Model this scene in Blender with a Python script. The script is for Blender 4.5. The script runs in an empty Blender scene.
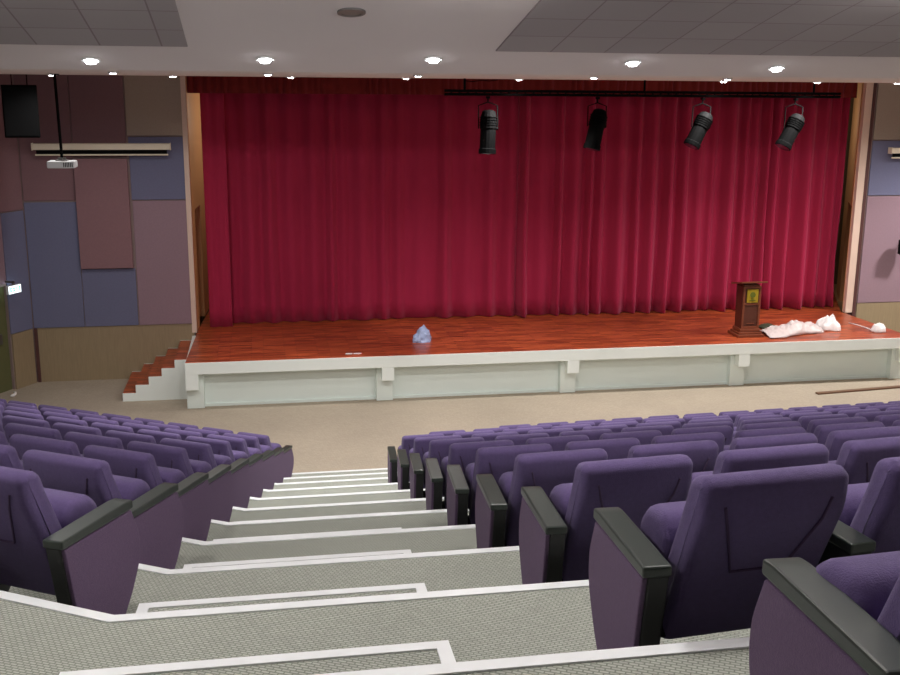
import bpy, bmesh, math, random
from mathutils import Vector, Matrix, noise
S = bpy.context.scene
C = S.collection
random.seed(7)

# ------------------------------------------------------------------ camera
CAMZ = 5.802
yaw, pitch, roll = math.radians(10.209), math.radians(13.137), math.radians(0.466)
F = Vector((math.sin(yaw)*math.cos(pitch), math.cos(yaw)*math.cos(pitch), -math.sin(pitch)))
R = Vector((math.cos(yaw), -math.sin(yaw), 0)); U = R.cross(F)
R2 = R*math.cos(roll) + U*math.sin(roll); U2 = -R*math.sin(roll) + U*math.cos(roll)
cam = bpy.data.objects.new('camera', bpy.data.cameras.new('camera'))
C.objects.link(cam)
cam.matrix_world = Matrix(((R2.x, U2.x, -F.x, 0), (R2.y, U2.y, -F.y, 0), (R2.z, U2.z, -F.z, CAMZ), (0, 0, 0, 1)))
cam.data.sensor_width = 36; cam.data.lens = 1065.6*36/900
cam.data.clip_start = 0.05; cam.data.clip_end = 200
S.camera = cam

# ------------------------------------------------------------------ world, exposure
w = bpy.data.worlds.new('world'); S.world = w; w.use_nodes = True
w.node_tree.nodes['Background'].inputs[0].default_value = (0.6, 0.62, 0.7, 1)
w.node_tree.nodes['Background'].inputs[1].default_value = 0.05
S.view_settings.view_transform = 'Standard'; S.view_settings.look = 'None'
S.view_settings.exposure = 1.02; S.view_settings.gamma = 1.0
S.view_settings.use_curve_mapping = False

# light levels (watts)
P_MAIN = 150      # five bright downlights in the sloping ceiling
P_FILL = 45      # added unseen fill lights above the seats
P_SOFF = 42      # small lights in the flat soffit before the stage
P_STAGE = .8     # unseen wash lights over the stage, behind the soffit edge

def lamp(name, kind, loc, power, parent=None, size=.3, color=(1, .97, .93), aim=None, spot=None, blend=.6):
    l = bpy.data.lights.new(name, kind); l.energy = power; l.color = color
    if kind == 'AREA': l.shape = 'DISK'; l.size = size
    else: l.shadow_soft_size = size
    if kind == 'SPOT': l.spot_size = math.radians(spot or 100); l.spot_blend = blend
    o = bpy.data.objects.new(name, l); C.objects.link(o); o.location = loc
    if aim is not None:
        d = Vector(aim) - Vector(loc); o.rotation_euler = d.to_track_quat('-Z', 'Y').to_euler()
    if parent is not None:
        o.parent = parent; o.location = Vector(loc) - parent.location
    return o

# ------------------------------------------------------------------ helpers
def tag(o, label=None, cat=None, group=None, kind=None):
    if label: o['label'] = label
    if cat: o['category'] = cat
    if group: o['group'] = group
    if kind: o['kind'] = kind
    return o

def thing(name, label, cat, loc=(0, 0, 0), rz=0, group=None):
    o = bpy.data.objects.new(name, None); C.objects.link(o)
    o.empty_display_size = .1
    o.location = loc; o.rotation_euler = (0, 0, rz)
    return tag(o, label, cat, group)

def obj(name, bm, m, parent=None, loc=None, smooth=False, bevel=0, seg=2):
    me = bpy.data.meshes.new(name); bm.normal_update(); bm.to_mesh(me); bm.free()
    me.materials.append(m)
    if smooth:
        for p in me.polygons: p.use_smooth = True
    o = bpy.data.objects.new(name, me); C.objects.link(o)
    if parent is not None: o.parent = parent
    if loc is not None: o.location = loc
    if bevel:
        b = o.modifiers.new('bevel', 'BEVEL'); b.width = bevel; b.segments = seg; b.limit_method = 'ANGLE'
        b.angle_limit = math.radians(35); b.harden_normals = False
    return o

def struct(name, bm, m, **k):
    o = obj(name, bm, m, **k); o['kind'] = 'structure'; return o

def BM(): return bmesh.new()

def box(bm, x0, x1, y0, y1, z0, z1):
    v = [bm.verts.new(p) for p in ((x0,y0,z0),(x1,y0,z0),(x1,y1,z0),(x0,y1,z0),(x0,y0,z1),(x1,y0,z1),(x1,y1,z1),(x0,y1,z1))]
    for f in ((3,2,1,0),(4,5,6,7),(0,1,5,4),(1,2,6,5),(2,3,7,6),(3,0,4,7)): bm.faces.new([v[i] for i in f])
    return bm

def prism(bm, pts, z0, z1):
    """horizontal polygon pts (x,y) extruded between z0 and z1"""
    a = [bm.verts.new((x, y, z0)) for x, y in pts]; b = [bm.verts.new((x, y, z1)) for x, y in pts]
    n = len(pts)
    bm.faces.new(a[::-1]); bm.faces.new(b)
    for i in range(n): bm.faces.new((a[i], a[(i+1) % n], b[(i+1) % n], b[i]))
    bmesh.ops.recalc_face_normals(bm, faces=bm.faces)
    return bm

def xprism(bm, pts, x0, x1):
    """profile pts (y,z) extruded along x"""
    a = [bm.verts.new((x0, y, z)) for y, z in pts]; b = [bm.verts.new((x1, y, z)) for y, z in pts]
    n = len(pts)
    bm.faces.new(a[::-1]); bm.faces.new(b)
    for i in range(n): bm.faces.new((a[i], a[(i+1) % n], b[(i+1) % n], b[i]))
    bmesh.ops.recalc_face_normals(bm, faces=bm.faces)
    return bm

def tube(bm, pts, r, n=8, caps=True):
    pts = [Vector(p) for p in pts]; rings = []
    rr = r if isinstance(r, (list, tuple)) else [r]*len(pts)
    for i, p in enumerate(pts):
        d = (pts[min(i+1, len(pts)-1)] - pts[max(i-1, 0)]).normalized()
        a = d.orthogonal().normalized() if i == 0 else (rings[-1][1] - d*rings[-1][1].dot(d)).normalized()
        b = d.cross(a)
        rings.append(([bm.verts.new(p + (a*math.cos(2*math.pi*k/n) + b*math.sin(2*math.pi*k/n))*rr[i]) for k in range(n)], a))
    for (u, _), (v, _) in zip(rings, rings[1:]):
        for k in range(n): bm.faces.new((u[k], u[(k+1) % n], v[(k+1) % n], v[k]))
    if caps: bm.faces.new(rings[0][0][::-1]); bm.faces.new(rings[-1][0])
    return bm

def rounded(pts, r, seg=3, which=None):
    """round the corners of a closed 2D polygon"""
    out = []; n = len(pts)
    for i, p in enumerate(pts):
        rad = r if which is None else which.get(i, 0)
        if rad <= 0: out.append(p); continue
        p = Vector(p); a = Vector(pts[i-1]) - p; b = Vector(pts[(i+1) % n]) - p
        k = min(rad, a.length*.45, b.length*.45)
        s = p + a.normalized()*k; e = p + b.normalized()*k
        for j in range(seg+1):
            t = j/seg; q = s*(1-t)**2 + p*2*t*(1-t) + e*t*t; out.append((q.x, q.y))
    return out

# ------------------------------------------------------------------ materials
def srgb(r, g, b):
    f = lambda c: (c/255/12.92) if c/255 <= .04045 else ((c/255+.055)/1.055)**2.4
    return (f(r), f(g), f(b), 1)

def mat(name, col, rough=.6, metal=0, var=.08, scale=8, bump=0, bscale=200, sheen=0, spec=.5, stretch=(1, 1, 1), emit=None, estr=0, alpha=None):
    m = bpy.data.materials.new(name); m.use_nodes = True; nt = m.node_tree; N = nt.nodes; L = nt.links
    b = N['Principled BSDF']; b.inputs['Roughness'].default_value = rough; b.inputs['Metallic'].default_value = metal
    b.inputs['Specular IOR Level'].default_value = spec
    if sheen: b.inputs['Sheen Weight'].default_value = sheen; b.inputs['Sheen Roughness'].default_value = .5
    tc = N.new('ShaderNodeTexCoord'); mp = N.new('ShaderNodeMapping'); mp.inputs['Scale'].default_value = stretch
    L.new(tc.outputs['Object'], mp.inputs['Vector'])
    no = N.new('ShaderNodeTexNoise'); no.inputs['Scale'].default_value = scale; no.inputs['Detail'].default_value = 4
    L.new(mp.outputs[0], no.inputs['Vector'])
    mx = N.new('ShaderNodeMix'); mx.data_type = 'RGBA'
    mx.inputs[6].default_value = tuple(c*(1-var) for c in col[:3]) + (1,)
    mx.inputs[7].default_value = tuple(min(1, c*(1+var)) for c in col[:3]) + (1,)
    L.new(no.outputs['Fac'], mx.inputs[0]); L.new(mx.outputs[2], b.inputs['Base Color'])
    if bump:
        n2 = N.new('ShaderNodeTexNoise'); n2.inputs['Scale'].default_value = bscale; n2.inputs['Detail'].default_value = 3
        L.new(tc.outputs['Object'], n2.inputs['Vector'])
        bp = N.new('ShaderNodeBump'); bp.inputs['Strength'].default_value = bump; bp.inputs['Distance'].default_value = .01
        L.new(n2.outputs['Fac'], bp.inputs['Height']); L.new(bp.outputs[0], b.inputs['Normal'])
    if emit:
        b.inputs['Emission Color'].default_value = emit; b.inputs['Emission Strength'].default_value = estr
    if alpha is not None:
        b.inputs['Transmission Weight'].default_value = alpha
    return m

M = {}
M['ceiling'] = mat('ceiling_paint', srgb(226, 216, 216), .85, var=.02, scale=1.5)
M['soffit'] = mat('soffit_paint', srgb(232, 218, 214), .8, var=.02, scale=1.5)
M['beige_panel'] = mat('beige_acoustic_fabric', srgb(168, 154, 142), .95, var=.1, scale=30, bump=.2)
M['pink_panel'] = mat('mauve_acoustic_fabric', srgb(150, 124, 136), .95, var=.1, scale=30, bump=.2)
M['rose_panel'] = mat('rose_acoustic_fabric', srgb(140, 106, 112), .95, var=.1, scale=30, bump=.2)
M['brown_panel'] = mat('brown_acoustic_fabric', srgb(134, 102, 108), .95, var=.1, scale=30, bump=.2)
M['blue_panel'] = mat('blue_acoustic_fabric', srgb(112, 114, 143), .95, var=.1, scale=30, bump=.2)
M['wainscot'] = mat('wainscot_wood', srgb(154, 136, 108), .55, var=.22, scale=6, stretch=(9, 9, .6))
M['wall'] = mat('wall_paint', srgb(150, 130, 128), .9, var=.03)
M['jamb'] = mat('jamb_wood', srgb(214, 160, 110), .5, var=.08, scale=5, stretch=(6, 6, .7))
M['jamb_edge'] = mat('jamb_edge_paint', srgb(222, 196, 180), .5, var=.03)
M['dark_trim'] = mat('dark_trim_wood', srgb(86, 52, 50), .5, var=.1)
M['wing_floor'] = mat('wing_floor_wood', srgb(205, 165, 120), .5, var=.08)
M['wing_wall'] = mat('wing_wall_paint', srgb(140, 120, 88), .8, var=.05)
M['black'] = mat('black_metal', srgb(6, 6, 7), .8, var=.1, spec=.1)
M['soft_black'] = mat('black_grille_and_dark', srgb(12, 12, 13), .95, spec=.1, var=.15, bump=.3)
M['arm_black'] = mat('arm_black_plastic', srgb(26, 27, 27), .5, var=.08, scale=20)
M['arm_top'] = mat('arm_pad_black_vinyl', srgb(44, 52, 48), .33, var=.06, scale=20, spec=.6)
M['seat'] = mat('purple_seat_fabric', srgb(95, 80, 123), .92, var=.16, scale=60, bump=.35, bscale=260, sheen=.12, spec=.2)
M['piping'] = mat('purple_piping_cord', srgb(70, 50, 84), .85, var=.1)
M['panel_fab'] = mat('purple_end_panel_fabric', srgb(100, 80, 108), .95, var=.16, scale=70, bump=.35, bscale=260, sheen=.1, spec=.2)
M['white_paint'] = mat('stage_white_paint', srgb(240, 247, 244), .55, var=.03, scale=2)
M['skirt'] = mat('stage_skirt_paint', srgb(230, 240, 236), .6, var=.03, scale=2)
M['cream'] = mat('screen_case_enamel', srgb(236, 226, 205), .45, var=.02)
M['white_plastic'] = mat('white_plastic', srgb(215, 218, 222), .4, var=.04)
M['lens'] = mat('lens_glass', srgb(30, 34, 44), .08, var=.02)
M['dark_wood'] = mat('lectern_wood', srgb(122, 64, 42), .35, var=.25, scale=8, stretch=(10, 10, 1))
M['dark_wood_panel'] = mat('lectern_panel_wood', srgb(88, 46, 34), .4, var=.2, scale=8, stretch=(10, 10, 1))
M['gold'] = mat('brass_plate', srgb(176, 150, 40), .4, metal=.3, var=.1, scale=30)
M['emblem'] = mat('emblem_green_enamel', srgb(96, 104, 30), .4, var=.1)
M['sheet'] = mat('white_plastic_sheet', srgb(240, 226, 224), .35, var=.05, scale=20, alpha=.3)
M['cloth_white'] = mat('white_cloth', srgb(240, 236, 236), .7, var=.04, scale=20)
M['blue_bag'] = mat('blue_white_bag', srgb(160, 176, 214), .4, var=.45, scale=14)
M['green_dark'] = mat('dark_green_fabric', srgb(62, 62, 44), .8, var=.2, scale=30)
M['plank'] = mat('brown_plank_wood', srgb(112, 82, 62), .6, var=.2, scale=10, stretch=(.6, 8, 8))
M['nosing'] = mat('aluminium_nosing', srgb(240, 243, 245), .42, metal=.1, var=.06, scale=9)
M['steel'] = mat('galvanised_steel', srgb(120, 118, 118), .4, metal=.8, var=.06)
M['lamp_rim'] = mat('lamp_rim_enamel', srgb(225, 225, 225), .4, var=.02)
M['lamp_glow'] = mat('lamp_glow', srgb(255, 255, 255), .4, var=.0, emit=(.95, .97, 1, 1), estr=14)
M['exit_glow'] = mat('exit_sign_face', srgb(235, 245, 245), .4, var=.0, emit=(.8, .95, 1, 1), estr=1.1)
M['exit_green'] = mat('exit_sign_green', srgb(20, 120, 80), .4, var=.02, emit=(.05, .5, .3, 1), estr=.6)
M['door_green'] = mat('exit_door_paint', srgb(96, 98, 62), .6, var=.08)

def carpet(name, c1, c2, cell, rot, depth=.5):
    m = mat(name, c1, .97, var=.05); nt = m.node_tree; N = nt.nodes; L = nt.links; b = N['Principled BSDF']
    tc = N.new('ShaderNodeTexCoord'); mp = N.new('ShaderNodeMapping'); mp.inputs['Rotation'].default_value = (0, 0, rot)
    L.new(tc.outputs['Object'], mp.inputs[0])
    br = N.new('ShaderNodeTexBrick'); br.inputs['Scale'].default_value = 1/cell
    br.inputs['Color1'].default_value = c1; br.inputs['Color2'].default_value = tuple(c*.86 for c in c1[:3])+(1,)
    br.inputs['Mortar'].default_value = c2; br.inputs['Mortar Size'].default_value = .18; br.inputs['Mortar Smooth'].default_value = .6
    br.inputs['Brick Width'].default_value = 1.7; br.inputs['Row Height'].default_value = .8
    L.new(mp.outputs[0], br.inputs['Vector'])
    no = N.new('ShaderNodeTexNoise'); no.inputs['Scale'].default_value = 60; no.inputs['Detail'].default_value = 3
    L.new(tc.outputs['Object'], no.inputs['Vector'])
    n3 = N.new('ShaderNodeTexNoise'); n3.inputs['Scale'].default_value = .8; n3.inputs['Detail'].default_value = 4
    L.new(tc.outputs['Object'], n3.inputs['Vector'])
    ad = N.new('ShaderNodeMath'); ad.operation = 'ADD'; L.new(no.outputs['Fac'], ad.inputs[0]); L.new(n3.outputs['Fac'], ad.inputs[1])
    mr = N.new('ShaderNodeMapRange'); mr.inputs[1].default_value = .6; mr.inputs[2].default_value = 1.4; mr.inputs[3].default_value = .86; mr.inputs[4].default_value = 1.12
    L.new(ad.outputs[0], mr.inputs[0])
    mx = N.new('ShaderNodeVectorMath'); mx.operation = 'SCALE'; L.new(br.outputs['Color'], mx.inputs[0]); L.new(mr.outputs[0], mx.inputs['Scale'])
    L.new(mx.outputs[0], b.inputs['Base Color'])
    bp = N.new('ShaderNodeBump'); bp.inputs['Strength'].default_value = depth; bp.inputs['Distance'].default_value = .004
    L.new(br.outputs['Fac'], bp.inputs['Height']); bp.invert = True; L.new(bp.outputs[0], b.inputs['Normal'])
    b.inputs['Specular IOR Level'].default_value = .1
    return m
M['aisle_carpet'] = carpet('grey_basketweave_carpet', srgb(176, 179, 170), srgb(126, 130, 121), .017, math.radians(28))
M['floor_carpet'] = carpet('beige_carpet', srgb(184, 172, 155), srgb(160, 149, 134), .03, .2, .2)

def stage_wood():
    m = mat('stage_parquet', srgb(150, 50, 20), .3); nt = m.node_tree; N = nt.nodes; L = nt.links; b = N['Principled BSDF']
    tc = N.new('ShaderNodeTexCoord'); mp = N.new('ShaderNodeMapping'); L.new(tc.outputs['Object'], mp.inputs[0])
    br = N.new('ShaderNodeTexBrick'); br.inputs['Scale'].default_value = 1
    br.inputs['Brick Width'].default_value = .62; br.inputs['Row Height'].default_value = .085
    br.inputs['Mortar Size'].default_value = .004; br.inputs['Bias'].default_value = -.2; br.offset = .37
    br.inputs['Color1'].default_value = srgb(178, 84, 48); br.inputs['Color2'].default_value = srgb(118, 48, 30)
    br.inputs['Mortar'].default_value = srgb(92, 34, 18)
    L.new(mp.outputs[0], br.inputs['Vector'])
    m2 = N.new('ShaderNodeMapping'); m2.inputs['Scale'].default_value = (2.2, 26, 1); L.new(tc.outputs['Object'], m2.inputs[0])
    no = N.new('ShaderNodeTexNoise'); no.inputs['Scale'].default_value = 1.0; no.inputs['Detail'].default_value = 5
    L.new(m2.outputs[0], no.inputs['Vector'])
    mr = N.new('ShaderNodeMapRange'); mr.inputs[1].default_value = .3; mr.inputs[2].default_value = .7; mr.inputs[3].default_value = .5; mr.inputs[4].default_value = 1.6
    L.new(no.outputs['Fac'], mr.inputs[0])
    mx = N.new('ShaderNodeVectorMath'); mx.operation = 'SCALE'; L.new(br.outputs['Color'], mx.inputs[0]); L.new(mr.outputs[0], mx.inputs['Scale'])
    L.new(mx.outputs[0], b.inputs['Base Color'])
    b.inputs['Roughness'].default_value = .33
    return m
M['stage_wood'] = stage_wood()

def curtain_mat(name, col):
    m = mat(name, col, .8, var=.1, scale=3, sheen=.5, spec=.2, stretch=(3, 3, .4))
    b = m.node_tree.nodes['Principled BSDF']
    b.inputs['Sheen Tint'].default_value = (.9, .25, .4, 1)
    return m
M['curtain'] = curtain_mat('crimson_velvet', srgb(166, 37, 72))
M['valance'] = curtain_mat('dark_red_velvet', srgb(112, 30, 26))

def tile_mat():
    m = mat('ceiling_tile', srgb(160, 152, 152), .9); nt = m.node_tree; N = nt.nodes; L = nt.links; b = N['Principled BSDF']
    tc = N.new('ShaderNodeTexCoord')
    br = N.new('ShaderNodeTexBrick'); br.offset = 0; br.inputs['Scale'].default_value = 1
    br.inputs['Brick Width'].default_value = .62; br.inputs['Row Height'].default_value = .66; br.inputs['Mortar Size'].default_value = .009
    br.inputs['Color1'].default_value = srgb(166, 158, 160); br.inputs['Color2'].default_value = srgb(160, 152, 154); br.inputs['Mortar'].default_value = srgb(136, 122, 126)
    L.new(tc.outputs['Object'], br.inputs['Vector']); L.new(br.outputs['Color'], b.inputs['Base Color'])
    return m
M['tile'] = tile_mat()

# ------------------------------------------------------------------ layout numbers
def T(k): return 4.2148 - .38316*k          # tread heights
def N_(k): return 2.6763 + 1.2*k            # front edge of tread k
def KX(k): return -.6959 + .10078*k         # kink of the nosing at the left of the aisle
LD = Vector((-.857, .515, 0)).normalized(); LN = Vector((LD.y, -LD.x, 0)); LN = Vector((.515, .857, 0)).normalized()
WALLY = 21.8
SW0 = Vector((-4.5, WALLY))                  # corner between front wall and left wall
SWD = Vector((-.515, -.857)).normalized()
SX = 5.98                                    # middle of the stage
def mirror(x): return 2*SX - x

# ------------------------------------------------------------------ floors
bm = BM(); box(bm, -22, 34, 8, 25.5, -.2, 0)
struct('floor', bm, M['floor_carpet'])
def wall_x(y): return SW0.x + SWD.x*(WALLY - y)/.857
bm = BM()
for k in range(-1, 11):
    yb = -8 if k == -1 else N_(k-1) - .0
    kx, ky = KX(k), N_(k); kb = KX(k-1)
    far = 15
    lf = (kx + LD.x*far, ky + LD.y*far); lb = (kb + LD.x*far, N_(k-1) + LD.y*far)
    if k == -1:
        pts = [(22, ky), (kx, ky), lf, (lf[0]-2, -8), (22, -8)]
    else:
        pts = [(22, ky), (kx, ky), lf, lb, (kb, yb), (22, yb)]
    prism(bm, pts, -.1, T(k))
struct('floor', bm, M['aisle_carpet'])
# half steps in the aisle, each with its own nosing
def strip(pts, wd, z, th=.006):
    """flat strip running along the outside (front) of polyline pts, inset by wd towards the back"""
    bm = BM(); n = len(pts); P = [Vector(p) for p in pts]; inn = []
    for i, p in enumerate(P):
        ns = []
        if i > 0: d = (P[i]-P[i-1]).normalized(); ns.append(Vector((-d.y, d.x)))
        if i < n-1: d = (P[i+1]-P[i]).normalized(); ns.append(Vector((-d.y, d.x)))
        if len(ns) == 2:
            b = (ns[0]+ns[1]).normalized(); inn.append(p + b*wd/max(.3, b.dot(ns[0])))
        else: inn.append(p + ns[0]*wd)
    for z0, z1, off in ((z-.001, z+th, 0), (z-.045, z-.001, -.004)):
        q = [(p - (inn[i]-p).normalized()*.006) for i, p in enumerate(P)]
        inner = inn if z0 > z-.01 else [p + (inn[i]-p).normalized()*.004 for i, p in enumerate(P)]
        A = [bm.verts.new((p.x, p.y, z1)) for p in q]; B = [bm.verts.new((p.x, p.y, z1)) for p in inner]
        A0 = [bm.verts.new((p.x, p.y, z0)) for p in q]; B0 = [bm.verts.new((p.x, p.y, z0)) for p in inner]
        for i in range(n-1):
            bm.faces.new((A[i], A[i+1], B[i+1], B[i])); bm.faces.new((A0[i], B0[i], B0[i+1], A0[i+1]))
            bm.faces.new((A[i], A0[i], A0[i+1], A[i+1])); bm.faces.new((B[i], B[i+1], B0[i+1], B0[i]))
        bm.faces.new((A[0], B[0], B0[0], A0[0])); bm.faces.new((A[-1], A0[-1], B0[-1], B[-1]))
    bmesh.ops.recalc_face_normals(bm, faces=bm.faces)
    return bm
ntrim = 1
STEPH = T(0) - T(1)
for k in range(-1, 11):
    kx, ky = KX(k), N_(k)
    pts = [(15.0, ky), (kx, ky), (kx + LD.x*9, ky + LD.y*9)]
    # direction right -> left, so the normal (-dy, dx) points backwards (towards -y)
    struct('trim_%d' % ntrim, strip(pts, .046, T(k)), M['nosing']); ntrim += 1
    hx = .5655 + .106*k; lx = -.65 + .095*k; q = .4685; z = T(k) - STEPH/2
    bm = BM(); prism(bm, [(hx, ky), (hx, ky+q), (lx, ky+q), (lx - .03, ky)], T(k+1) if k < 10 else 0, z)
    struct('floor_step', bm, M['aisle_carpet'])
    struct('trim_%d' % ntrim, strip([(hx, ky+.01), (hx, ky+q), (lx, ky+q), (lx-.03, ky+.01)], .042, z), M['nosing']); ntrim += 1

# ------------------------------------------------------------------ walls
TOPZ = 10
DZ = .9217   # stage deck height
bm = BM(); box(bm, -4.5, -1.36, WALLY, WALLY+.2, 0, 7.5)
struct('wall_front_left', bm, M['wall'])
bm = BM(); box(bm, 13.24, mirror(-4.5)+.3, WALLY, WALLY+.2, 0, 7.5)
struct('wall_front_right', bm, M['wall'])
bm = BM(); box(bm, -1.36, 13.24, WALLY, WALLY+.2, 6.25, 7.5)
struct('wall_front_header', bm, M['wall'])
def side_wall(name, sgn):
    bm = BM(); X = (lambda x: x) if sgn < 0 else mirror
    ny = Vector((SWD.y, -SWD.x))  # outward for the left side
    def seg(t0, t1, z0, z1):
        a = SW0 + SWD*t0; b = SW0 + SWD*t1; o = ny*.2
        pts = [(X(a.x), a.y), (X(b.x), b.y), (X(b.x+o.x), b.y+o.y), (X(a.x+o.x), a.y+o.y)]
        prism(bm, pts, z0, z1)
    if sgn < 0:
        seg(0, .62, 0, TOPZ); seg(.62, 2.3, 2.06, TOPZ); seg(2.3, 34.5, 0, TOPZ)
    else: seg(0, 34.5, 0, TOPZ)
    struct(name, bm, M['wall'])
side_wall('wall_left', -1); side_wall('wall_right', 1)
bm = BM(); box(bm, -23, 35, -8.2, -8, 0, TOPZ+1)
struct('wall_back', bm, M['wall'])

def left_side(t, off=0):
    p = SW0 + SWD*t + Vector((-SWD.y, SWD.x))*off   # off > 0 into the room
    return p
def side_slab(bm, t0, t1, z0, z1, off0, off1):
    a, b = left_side(t0, off0), left_side(t1, off0); c, d = left_side(t1, off1), left_side(t0, off1)
    prism(bm, [(a.x, a.y), (b.x, b.y), (c.x, c.y), (d.x, d.y)], z0, z1)
# exit door in the left wall
bm = BM(); side_slab(bm, .62, 2.3, 0, 2.06, -.12, -.06)
d = struct('door_1', bm, M['door_green'])
bm = BM(); side_slab(bm, .8, .9, .95, 1.15, -.06, -.02); obj('door_handle', bm, M['steel'], d)
# wainscot
WT = 1.1
bm = BM(); box(bm, -4.42, -1.38, WALLY-.035, WALLY, 0, WT-.012); box(bm, -4.42, -1.38, WALLY-.045, WALLY, WT-.012, WT)
struct('baseboard_front_left', bm, M['wainscot'])
bm = BM(); side_slab(bm, .05, .6, 0, WT, .001, .035); struct('baseboard_left', bm, M['wainscot'])
bm = BM(); box(bm, 13.32, 16.4, WALLY-.035, WALLY, 0, WT+.02); struct('baseboard_front_right', bm, M['wainscot'])
bm = BM(); box(bm, -4.47, -4.41, WALLY-.06, WALLY, 0, WT); struct('trim_%d' % ntrim, bm, M['dark_trim']); ntrim += 1

# acoustic panels
def panel(x0, x1, z0, z1, m, label, group='fabric acoustic panels on the front wall', th=.03, g=.006):
    bm = BM(); box(bm, x0+g, x1-g, WALLY-th, WALLY-.001, z0+g, z1-g)
    o = obj('acoustic_panel', bm, M[m], bevel=.008)
    return tag(o, label, 'wall panel', group)
G = 'fabric acoustic panels left of the stage'
panel(-4.48, -3.5, 3.62, 6.6, 'brown_panel', 'dark brown fabric wall panel behind the hanging loudspeaker', G)
panel(-4.48, -3.5, WT, 3.6, 'blue_panel', 'tall blue grey fabric wall panel in the left corner above the wainscot', G)
panel(-3.5, -2.49, 4.45, 6.6, 'brown_panel', 'dark brown fabric wall panel behind the left projection screen case', G)
panel(-3.498, -2.49, 2.28, 4.44, 'rose_panel', 'raised reddish fabric wall panel standing proud, below the left screen case', G, th=.11)
panel(-3.5, -2.46, WT, 2.27, 'blue_panel', 'small blue fabric wall panel below the raised reddish one', G)
panel(-2.48, -1.37, 4.86, 6.6, 'beige_panel', 'beige fabric wall panel at the top left of the red curtain', G)
panel(-2.46, -1.37, 3.62, 4.85, 'blue_panel', 'blue fabric wall panel right under the beige one, left of the curtain', G)
panel(-2.45, -1.37, WT, 3.61, 'pink_panel', 'tall mauve fabric wall panel beside the left curtain opening', G)
G = 'fabric acoustic panels right of the stage'
panel(13.32, 15.6, 4.78, 6.6, 'beige_panel', 'beige fabric wall panel at the top right of the red curtain', G)
panel(13.32, 15.6, 3.56, 4.77, 'blue_panel', 'blue fabric wall panel behind the right projection screen case', G)
panel(13.32, 14.46, WT+.03, 3.55, 'pink_panel', 'pale mauve fabric wall panel right of the stage curtain', G)
panel(14.47, 15.9, WT+.03, 3.55, 'blue_panel', 'pale blue fabric wall panel at the right edge of the photo', G)
# panels on the left side wall
def spanel(t0, t1, z0, z1, m, label):
    bm = BM(); side_slab(bm, t0+.006, t1-.006, z0+.006, z1-.006, .001, .03)
    tag(obj('acoustic_panel', bm, M[m], bevel=.008), label, 'wall panel', 'fabric acoustic panels on the left side wall')
spanel(.02, .62, WT, 3.45, 'blue_panel', 'narrow blue grey fabric panel on the side wall between corner and exit door')
spanel(.62, 2.4, 2.1, 3.45, 'pink_panel', 'mauve fabric panel on the side wall above the exit sign')
spanel(.02, 2.4, 3.46, 6.6, 'brown_panel', 'dark brown fabric panel high on the left side wall')

# proscenium jambs, with a doorway in each return
def ret(name, sgn, x0, y0, x1, y1, da, db, top):
    """return wall from (x0,y0) to (x1,y1) with a doorway between fractions da..db up to z=top"""
    bm = BM(); th = .12*sgn
    def seg(a, b, z0, z1):
        ax, ay = x0+(x1-x0)*a, y0+(y1-y0)*a; bx, by = x0+(x1-x0)*b, y0+(y1-y0)*b
        prism(bm, [(ax, ay), (bx, by), (bx+th, by), (ax+th, ay)], z0, z1)
    seg(0, da, DZ, 7.2); seg(db, 1, DZ, 7.2); seg(da, db, top, 7.2)
    return struct(name, bm, M['jamb'])
ret('wall_proscenium_left', -1, -1.33, 21.86, -1.16, 24.6, .2, .55, 3.35)
ret('wall_proscenium_right', 1, 13.02, 21.86, 14.26, 24.3, .03, .5, 3.3)
bm = BM(); box(bm, -1.42, -1.325, WALLY-.05, WALLY+.07, DZ, 6.5); struct('trim_%d' % ntrim, bm, M['jamb_edge']); ntrim += 1
bm = BM(); box(bm, 13.03, 13.2, WALLY-.05, WALLY+.07, DZ, 6.5); struct('trim_%d' % ntrim, bm, M['jamb_edge']); ntrim += 1
bm = BM(); box(bm, 13.2, 13.27, WALLY-.06, WALLY, DZ-.2, 6.5); struct('trim_%d' % ntrim, bm, M['dark_trim']); ntrim += 1
# stage house behind the curtain, and side rooms
bm = BM(); box(bm, -4.4, 16.4, 25.2, 25.4, 0, 7.5); struct('wall_stage_rear', bm, M['wing_wall'])
bm = BM(); box(bm, -3.1, -3.0, 22.0, 25.2, DZ, 7.2); struct('wall_wing_left', bm, M['wing_wall'])
bm = BM(); box(bm, 16.0, 16.1, 22.0, 25.2, DZ, 7.2); struct('wall_wing_right', bm, M['soft_black'])  # black colour stands in for the darkness seen through the right doorway
bm = BM(); box(bm, -3.0, -1.36, 22.02, 25.2, .6, DZ-.004); struct('floor', bm, M['wing_floor'])
bm = BM(); box(bm, 13.6, 16.0, 22.02, 25.2, .6, DZ-.004); struct('floor', bm, M['wing_floor'])
bm = BM(); box(bm, -3.1, 16.1, 22.0, 25.2, 7.2, 7.3); struct('ceiling_stage', bm, M['soft_black'])

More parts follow.
